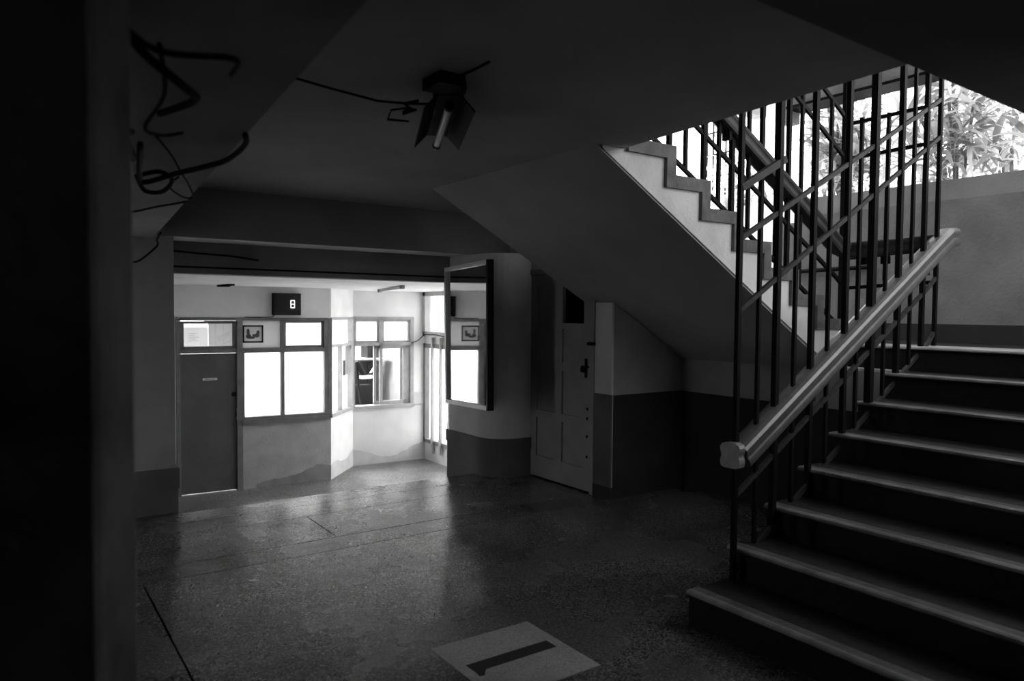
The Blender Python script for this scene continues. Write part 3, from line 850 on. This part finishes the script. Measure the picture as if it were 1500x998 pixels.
# lobby fittings
nd = tag(empty('number_display', W1.p(1.35, 0, 1.43)), 'black box number display on the white wall showing 8', 'display')
W1.mb().box(1.165, 1.545, 0.0, 0.10, 1.43, 1.735).build('casing', M['black'], nd, bevel=0.006)
scr = W1.mb().box(1.20, 1.53, 0.10, 0.104, 1.45, 1.715).build('screen', mat('display_glass', 0.01, 0.15), nd)
m = W1.mb()
u0, u1, z0, zm, z1, t = 1.403, 1.452, 1.535, 1.585, 1.635, 0.010
for z in (z0, zm, z1):
    m.box(u0, u1, 0.104, 0.106, z-t/2, z+t/2)
for u in (u0, u1):
    m.box(u-t/2, u+t/2, 0.104, 0.106, z0-t/2, z1+t/2)
m.build('digit', M['lit'], scr)
tag(W1.mb().tube([(1.20, 0.02, 1.43), (1.17, 0.012, 1.405), (1.0, 0.026, 1.40), (0.8, 0.026, 1.40)], 0.006, 6).build('cable', M['cable']), 'short wire dropping from the number display to the window frame', 'cable')
pf = tag(empty('picture_frame', W1.p(0.92, 0, 1.05)), 'small black framed picture on the board beside the transom', 'picture')
m = W1.mb()
m.box(0.785, 1.055, -0.03, -0.012, 1.05, 1.07); m.box(0.785, 1.055, -0.03, -0.012, 1.27, 1.29); m.box(0.785, 0.802, -0.03, -0.012, 1.05, 1.29); m.box(1.038, 1.055, -0.03, -0.012, 1.05, 1.29)
m.build('frame', M['black'], pf)
mnt = W1.mb().box(0.802, 1.038, -0.03, -0.022, 1.07, 1.27).build('mount', M['paper'], pf)
m = W1.mb()
for (u, z, ru, rz) in ((0.855, 1.20, 0.022, 0.045), (0.86, 1.14, 0.035, 0.035), (0.90, 1.12, 0.05, 0.018), (0.985, 1.19, 0.022, 0.03), (0.97, 1.15, 0.035, 0.03), (0.93, 1.15, 0.02, 0.02)):
    pts = [(u+ru*math.cos(2*math.pi*k/10), z+rz*math.sin(2*math.pi*k/10)) for k in range(10)]
    m.prism(pts, 'y', -0.0222+random.random()*0.0004, -0.0205)
m.build('image', M['print_'], mnt)
cv = tag(empty('ceiling_lamp', (2.36, 9.75, ZC)), 'dark broken lamp base on the lobby ceiling', 'lamp')
MB().cyl((2.36, 9.75, ZC-0.03), (0, 0, 1), 0.05, 0.03, 12).build('base', M['black'], cv)
MB().box(2.33, 2.39, 9.45, 10.1, ZC-0.022, ZC).build('plate', M['iron'], cv)
tl = tag(empty('tube_light', (4.33, 9.15, ZC)), 'slim unlit tube light on the bright lobby ceiling', 'lamp')
MB().hexa([(4.59, 10.05, ZC-0.015), (4.63, 10.05, ZC-0.015), (4.10, 8.25, ZC-0.015), (4.06, 8.25, ZC-0.015)], [(4.59, 10.05, ZC), (4.63, 10.05, ZC), (4.10, 8.25, ZC), (4.06, 8.25, ZC)]).build('casing', M['framel'], tl)
MB().tube([(4.60, 10.03, ZC-0.03), (4.09, 8.27, ZC-0.03)], 0.012, 8).build('tube', M['tube'], tl)
for (x, y) in ((4.60, 10.05), (4.085, 8.26)):
    MB().box(x-0.022, x+0.022, y-0.025, y+0.025, ZC-0.045, ZC).build('end_cap', M['frame'], tl)

# wires on the second beam
tag(MB().tube([(1.05, 6.24, 1.97), (1.08, 6.235, 1.957), (1.30, 6.24, 1.945), (1.56, 6.24, 1.935), (1.77, 6.243, 1.912)], 0.008, 6).build('cable', M['cable']), 'sagging wire along the upper part of the second beam', 'cable')
tag(MB().box(1.05, 3.6, 6.24, 6.25, 1.828, 1.842).build('conduit', M['cable']), 'thin straight conduit along the lower part of the second beam', 'conduit')

# ------------------------------------------------------------------ wall mirror on the column
mr = tag(empty('wall_mirror', (3.55, 5.9, 0.6)), 'large framed mirror hanging on the rounded column', 'mirror')
TLm, TRm = Vector((3.578, 6.262, 1.922)), Vector((3.316, 5.075, 1.932))
BLm, BRm = Vector((3.563, 6.196, 0.618)), Vector((3.31, 5.049, 0.688))
nrm = (TRm-TLm).cross(BLm-TLm).normalized()
if nrm.x > 0: nrm = -nrm
def mp(u, v):
    return (TLm*(1-u)+TRm*u)*(1-v) + (BLm*(1-u)+BRm*u)*v
def mquad(u0, u1, v0, v1, d0, d1):
    c = [mp(u0, v0), mp(u1, v0), mp(u1, v1), mp(u0, v1)]
    return MB().hexa([p+nrm*d0 for p in c], [p+nrm*d1 for p in c])
mquad(0.03, 0.97, 0.02, 0.98, 0.0, 0.01).build('glass', M['mirror'], mr)
for (u0, u1, v0, v1, mm) in ((0, 0.04, 0, 1, 'white'), (0.97, 1, 0, 1, 'black'), (0.04, 0.97, 0, 0.028, 'white'), (0.04, 0.97, 0.972, 1, 'white')):
    mquad(u0, u1, v0, v1, -0.02, 0.035).build('frame_bar', M[mm], mr)
mquad(0.01, 0.99, 0.01, 0.99, -0.025, -0.001).build('backing', M['black'], mr)
for z in (0.95, 1.65):
    MB().box(3.46, 3.62, 5.74, 5.77, z, z+0.03).build('wall_bracket', M['iron'], mr)

# ------------------------------------------------------------------ tube light hanging from the hall ceiling
hl = tag(empty('tube_light', (1.45, 2.55, 2.4)), 'broken dark trough light hanging from the hall ceiling', 'lamp')
MB().box(1.36, 1.47, 2.44, 2.58, 2.355, 2.4).build('mounting_box', M['black'], hl)
ax0, ax1 = Vector((1.47, 2.56, 2.34)), Vector((1.655, 3.00, 2.292))
ad = (ax1-ax0).normalized()
sd_ = ad.cross(Vector((0, 0, 1))).normalized(); upv = sd_.cross(ad)
trough = [(-0.10, -0.05), (-0.045, 0.012), (0.045, 0.012), (0.10, -0.05), (0.103, -0.045), (0.048, 0.02), (-0.048, 0.02), (-0.103, -0.045)]
MB().sweep([ax0, ax1], trough).build('reflector', M['black'], hl)
MB().sweep([ax0-ad*0.05, ax0+ad*0.06], [(-0.06, 0.02), (0.06, 0.02), (0.06, 0.06), (-0.06, 0.06)]).build('bracket', M['black'], hl)
MB().tube([ax0+ad*0.03-upv*0.03, ax1+ad*0.03-upv*0.03], 0.017, 10).build('tube', M['tube'], hl)
for s in (0.0, 1.0):
    q = ax0*(1-s)+ax1*s
    MB().tube([q-ad*0.01-upv*0.03, q+ad*0.015-upv*0.03], 0.02, 8).build('lamp_holder', M['black'], hl)
p0 = ax0*0.7+ax1*0.3 - sd_*0.12
m = MB()
m.tube([p0, p0-sd_*0.03-ad*0.02, p0-sd_*0.10+ad*0.02, p0-sd_*0.11+ad*0.13, p0-sd_*0.02+ad*0.14], 0.004, 5)
m.tube([p0-ad*0.1, p0-sd_*0.05-ad*0.06, p0-sd_*0.02, p0-sd_*0.05+ad*0.04, p0], 0.006, 5)
m.build('loose_wire', M['cable'], hl)
tag(MB().tube([(0.92, 2.83, 2.392), (1.10, 2.86, 2.385), (1.30, 2.86, 2.37), (1.42, 2.78, 2.36), (1.47, 2.70, 2.35)], 0.005, 6).build('cable', M['cable']), 'thin cable crossing the ceiling from the left beam to the trough light', 'cable')
tag(MB().tube([(1.43, 2.46, 2.385), (1.45, 2.35, 2.392), (1.455, 2.25, 2.396)], 0.005, 6).build('cable', M['cable']), 'short cable stub on the ceiling right of the trough light', 'cable')

# ------------------------------------------------------------------ cables under the left beam
def cab_(pts, r, label):
    # smooth with Catmull-Rom
    P = [Vector(p) for p in pts]; out = []
    for i in range(len(P)-1):
        a, b_, c, d = P[max(i-1, 0)], P[i], P[i+1], P[min(i+2, len(P)-1)]
        for k in range(5):
            t = k/5
            out.append(0.5*((2*b_)+(c-a)*t+(2*a-5*b_+4*c-d)*t*t+(3*b_-a-3*c+d)*t**3))
    out.append(P[-1])
    return tag(MB().tube(out, r, 6).build('cable', M['cable'], smooth=True), label, 'cable')
cab_([(0.33, 2.30, 1.96), (0.39, 2.75, 1.95), (0.42, 2.85, 1.94), (0.50, 2.72, 1.96), (0.56, 2.55, 1.965), (0.60, 2.45, 1.975), (0.60, 2.25, 1.985), (0.575, 2.15, 1.992)], 0.009, 'thick black cable sweeping along the left beam to its edge')
cab_([(0.40, 2.88, 1.965), (0.44, 2.98, 1.93), (0.49, 2.93, 1.925), (0.50, 2.80, 1.95), (0.45, 2.75, 1.965), (0.40, 2.84, 1.96)], 0.008, 'coiled loop of black cable hanging under the left beam')
cab_([(0.36, 2.25, 1.98), (0.45, 2.52, 1.98), (0.52, 2.75, 1.97), (0.60, 3.05, 1.985), (0.70, 3.45, 1.99), (0.66, 3.45, 1.985), (0.55, 3.15, 1.98), (0.53, 2.85, 1.97)], 0.004, 'thin cord dangling in a narrow loop below the left beam')
cab_([(0.705, 3.62, 1.99), (0.66, 3.72, 1.985), (0.62, 3.85, 1.985), (0.58, 4.1, 1.99), (0.55, 4.2, 1.99)], 0.005, 'thin wire running back along the beam towards the pier')
cab_([(0.86, 5.2, 1.99), (0.90, 5.6, 1.98), (0.93, 5.79, 1.95), (0.83, 5.82, 1.85), (0.78, 5.82, 1.83)], 0.007, 'wire curling from the beam down the left pier')
BUN = (([(0.14, 1.30, 1.99), (0.20, 1.42, 1.95), (0.30, 1.55, 1.93), (0.36, 1.75, 1.96), (0.33, 2.0, 1.98)], 0.012, 'first black cable of the bundle nearest the dark wall corner'),
       ([(0.15, 1.35, 1.98), (0.19, 1.60, 1.90), (0.23, 1.85, 1.88), (0.25, 2.05, 1.93), (0.30, 2.25, 1.98)], 0.014, 'thick cable drooping beside the dark wall corner'),
       ([(0.13, 1.25, 1.95), (0.22, 1.36, 1.93), (0.36, 1.42, 1.96), (0.40, 1.60, 1.985)], 0.008, 'thin cable crossing the top of the bundle by the wall'),
       ([(0.24, 1.45, 1.97), (0.29, 1.70, 1.95), (0.29, 1.95, 1.93), (0.36, 2.15, 1.96), (0.42, 2.2, 1.985)], 0.007, 'outermost cable of the bundle under the left beam'),
       ([(0.22, 1.90, 1.96), (0.27, 2.10, 1.93), (0.32, 2.35, 1.93), (0.34, 2.55, 1.965), (0.30, 2.45, 1.98)], 0.012, 'knotted cable end hanging lowest in the bundle'))
for pts, r, lb in BUN:
    cab_(pts, r*0.7, lb)['group'] = 'cable bundle under the left beam'

# ------------------------------------------------------------------ inlaid floor plate with the figure 1
fp = tag(empty('floor_plate', (1.82, 2.58, 0)), 'square pale floor inlay with a dark figure 1 near the stairs', 'floor sign')
MB().box(PX0+0.004, PX1-0.004, PY0+0.004, PY1-0.004, -0.012, 0.001).build('tile', M['plate'], fp)
pts = [(1.605, 2.555), (1.60, 2.515), (1.625, 2.512), (1.655, 2.552), (2.031, 2.552), (2.03, 2.626), (1.60, 2.626)]
MB().prism(pts, 'z', 0.001, 0.0022).build('numeral', M['skirt'], fp)

# ------------------------------------------------------------------ outdoors
struct(MB().box(6.25, 40, -20, 40, ZL-0.25, ZL-0.1).build('ground', M['outfloor']), 'pale sunlit ground outside the building')
struct(MB().box(6.25, 9.2, -6, 6.6, ZL-0.1, 1.9).build('ground_terrace', M['earth']), 'raised garden bed behind the landing wall')
struct(MB().box(7.30, 7.45, 4.7, 9.4, ZL-0.1, 2.78).build('wall_garden', M['outwall']), 'white sunlit garden wall beyond the upper flight')
bd = tag(empty('building', (9.5, 10, ZL)), 'white sunlit house with a barred window beyond the stairwell', 'building')
MB().box(9.5, 9.8, 7.5, 16, ZL-0.1, 7).build('wall', M['outwall'], bd)
m = MB(); m.box(9.47, 9.53, 7.62, 8.12, 3.35, 4.75)
m.build('window', M['wallwhite'], bd)
m = MB()
for k in range(5):
    y = 7.6+k*0.125
    m.box(9.43, 9.455, y-0.008, y+0.008, 3.3, 4.8)
for z in (3.35, 3.7, 4.05, 4.4, 4.75):
    m.box(9.43, 9.455, 7.6, 8.12, z-0.01, z+0.01)
m.build('window_grille', M['iron'], bd)

def leaf_mesh(name, L, wd, droop, m):
    n = 5; v = []; f = []
    for i in range(n+1):
        t = i/n
        x = L*t*(1-0.25*droop*t); z = L*(0.55*t-droop*t*t*0.9)
        ww_ = wd*math.sin(math.pi*min(1, 0.12+0.88*t))**0.7*(1-0.3*t) if i < n else 0.002
        v += [(x, -ww_, z+ww_*0.25), (x, 0, z), (x, ww_, z+ww_*0.25)]
    for i in range(n):
        a = i*3
        f += [(a, a+3, a+4, a+1), (a+1, a+4, a+5, a+2)]
    me = bpy.data.meshes.new(name)
    me.from_pydata(v, [], f); me.update()
    for p in me.polygons: p.use_smooth = True
    me.materials.append(m)
    return me
LM = [leaf_mesh('leaf', L, w_, d, LEAF[k % 3]) for k, (L, w_, d) in enumerate(((0.60, 0.034, 0.9), (0.55, 0.04, 0.7), (0.7, 0.032, 1.0), (0.45, 0.045, 0.5), (0.55, 0.028, 1.1), (0.62, 0.038, 0.8)))]
rng = random.Random(3)
def shrub(x, y, h, spread, nleaf, nfol, label, z0=1.9):
    s = tag(empty('shrub', (x, y, z0)), label, 'shrub', 'shrubs behind the landing wall')
    m = MB()
    tops = []
    for k in range(5):
        a = rng.uniform(0, 6.28); d = spread*rng.uniform(0.1, 0.6)
        top = Vector((x+d*math.cos(a), y+d*math.sin(a), z0+h*rng.uniform(0.6, 1.0)))
        mid = Vector((x+d*0.4*math.cos(a), y+d*0.4*math.sin(a), z0+h*0.45))
        m.tube([(x, y, z0), mid, top], 0.014, 5)
        tops.append((mid, top))
    m.build('stem', M['bark'], s)
    def place():
        mid, top = rng.choice(tops)
        t = rng.random()
        p = mid.lerp(top, t)+Vector((rng.uniform(-1, 1), rng.uniform(-1, 1), rng.uniform(-0.6, 0.4)))*spread*0.45
        e = Matrix.Rotation(rng.uniform(0, 6.28), 4, 'Z') @ Matrix.Rotation(rng.uniform(-0.9, 0.5), 4, 'Y') @ Matrix.Rotation(rng.uniform(-0.5, 0.5), 4, 'X')
        return Matrix.Translation(p) @ e @ Matrix.Diagonal((sc, sc, sc, 1))
    for k in range(nleaf):
        sc = rng.uniform(0.7, 1.25)
        o = bpy.data.objects.new('leaf', rng.choice(LM))
        COL.objects.link(o)
        o.parent = s
        o.matrix_parent_inverse = Matrix.Translation(-s.location)
        o.matrix_basis = place()
    v = []; f = []
    mats = []
    for k in range(nfol):
        sc = rng.uniform(0.45, 0.9)
        T = place(); me = rng.choice(LM); n0 = len(v)
        v += [tuple(T @ q.co) for q in me.vertices]
        f += [tuple(i+n0 for i in p.vertices) for p in me.polygons]
        mats += [LM.index(me) % 3]*len(me.polygons)
    me = bpy.data.meshes.new('foliage')
    me.from_pydata(v, [], f); me.update()
    for q in LEAF: me.materials.append(q)
    for p, mi in zip(me.polygons, mats): p.material_index = mi
    o = bpy.data.objects.new('foliage', me); COL.objects.link(o)
    o['kind'] = 'stuff'
    o.parent = s; o.matrix_parent_inverse = Matrix.Translation(-s.location)
    return s
shrub(6.95, 2.1, 1.5, 0.55, 34, 200, 'arching strap leaved shrub right of the railing top')
shrub(7.1, 3.2, 2.0, 0.60, 34, 260, 'tall pale shrub showing between the last railing posts')
shrub(7.1, 4.35, 2.0, 0.42, 34, 260, 'bushy shrub behind the left end of the landing wall')
shrub(7.0, 1.0, 1.5, 0.55, 26, 180, 'shrub at the right frame edge above the wall cap')
shrub(8.4, 1.7, 2.2, 0.75, 24, 420, 'taller shrub standing behind the arching one')
shrub(8.5, 3.3, 2.6, 0.85, 24, 520, 'tallest shrub at the middle of the garden bed')
shrub(8.5, 5.0, 2.8, 0.80, 24, 520, 'dense shrub at the far left of the garden bed')
shrub(8.4, 6.6, 2.0, 0.65, 20, 300, 'low shrub looking over the white garden wall', 1.7)
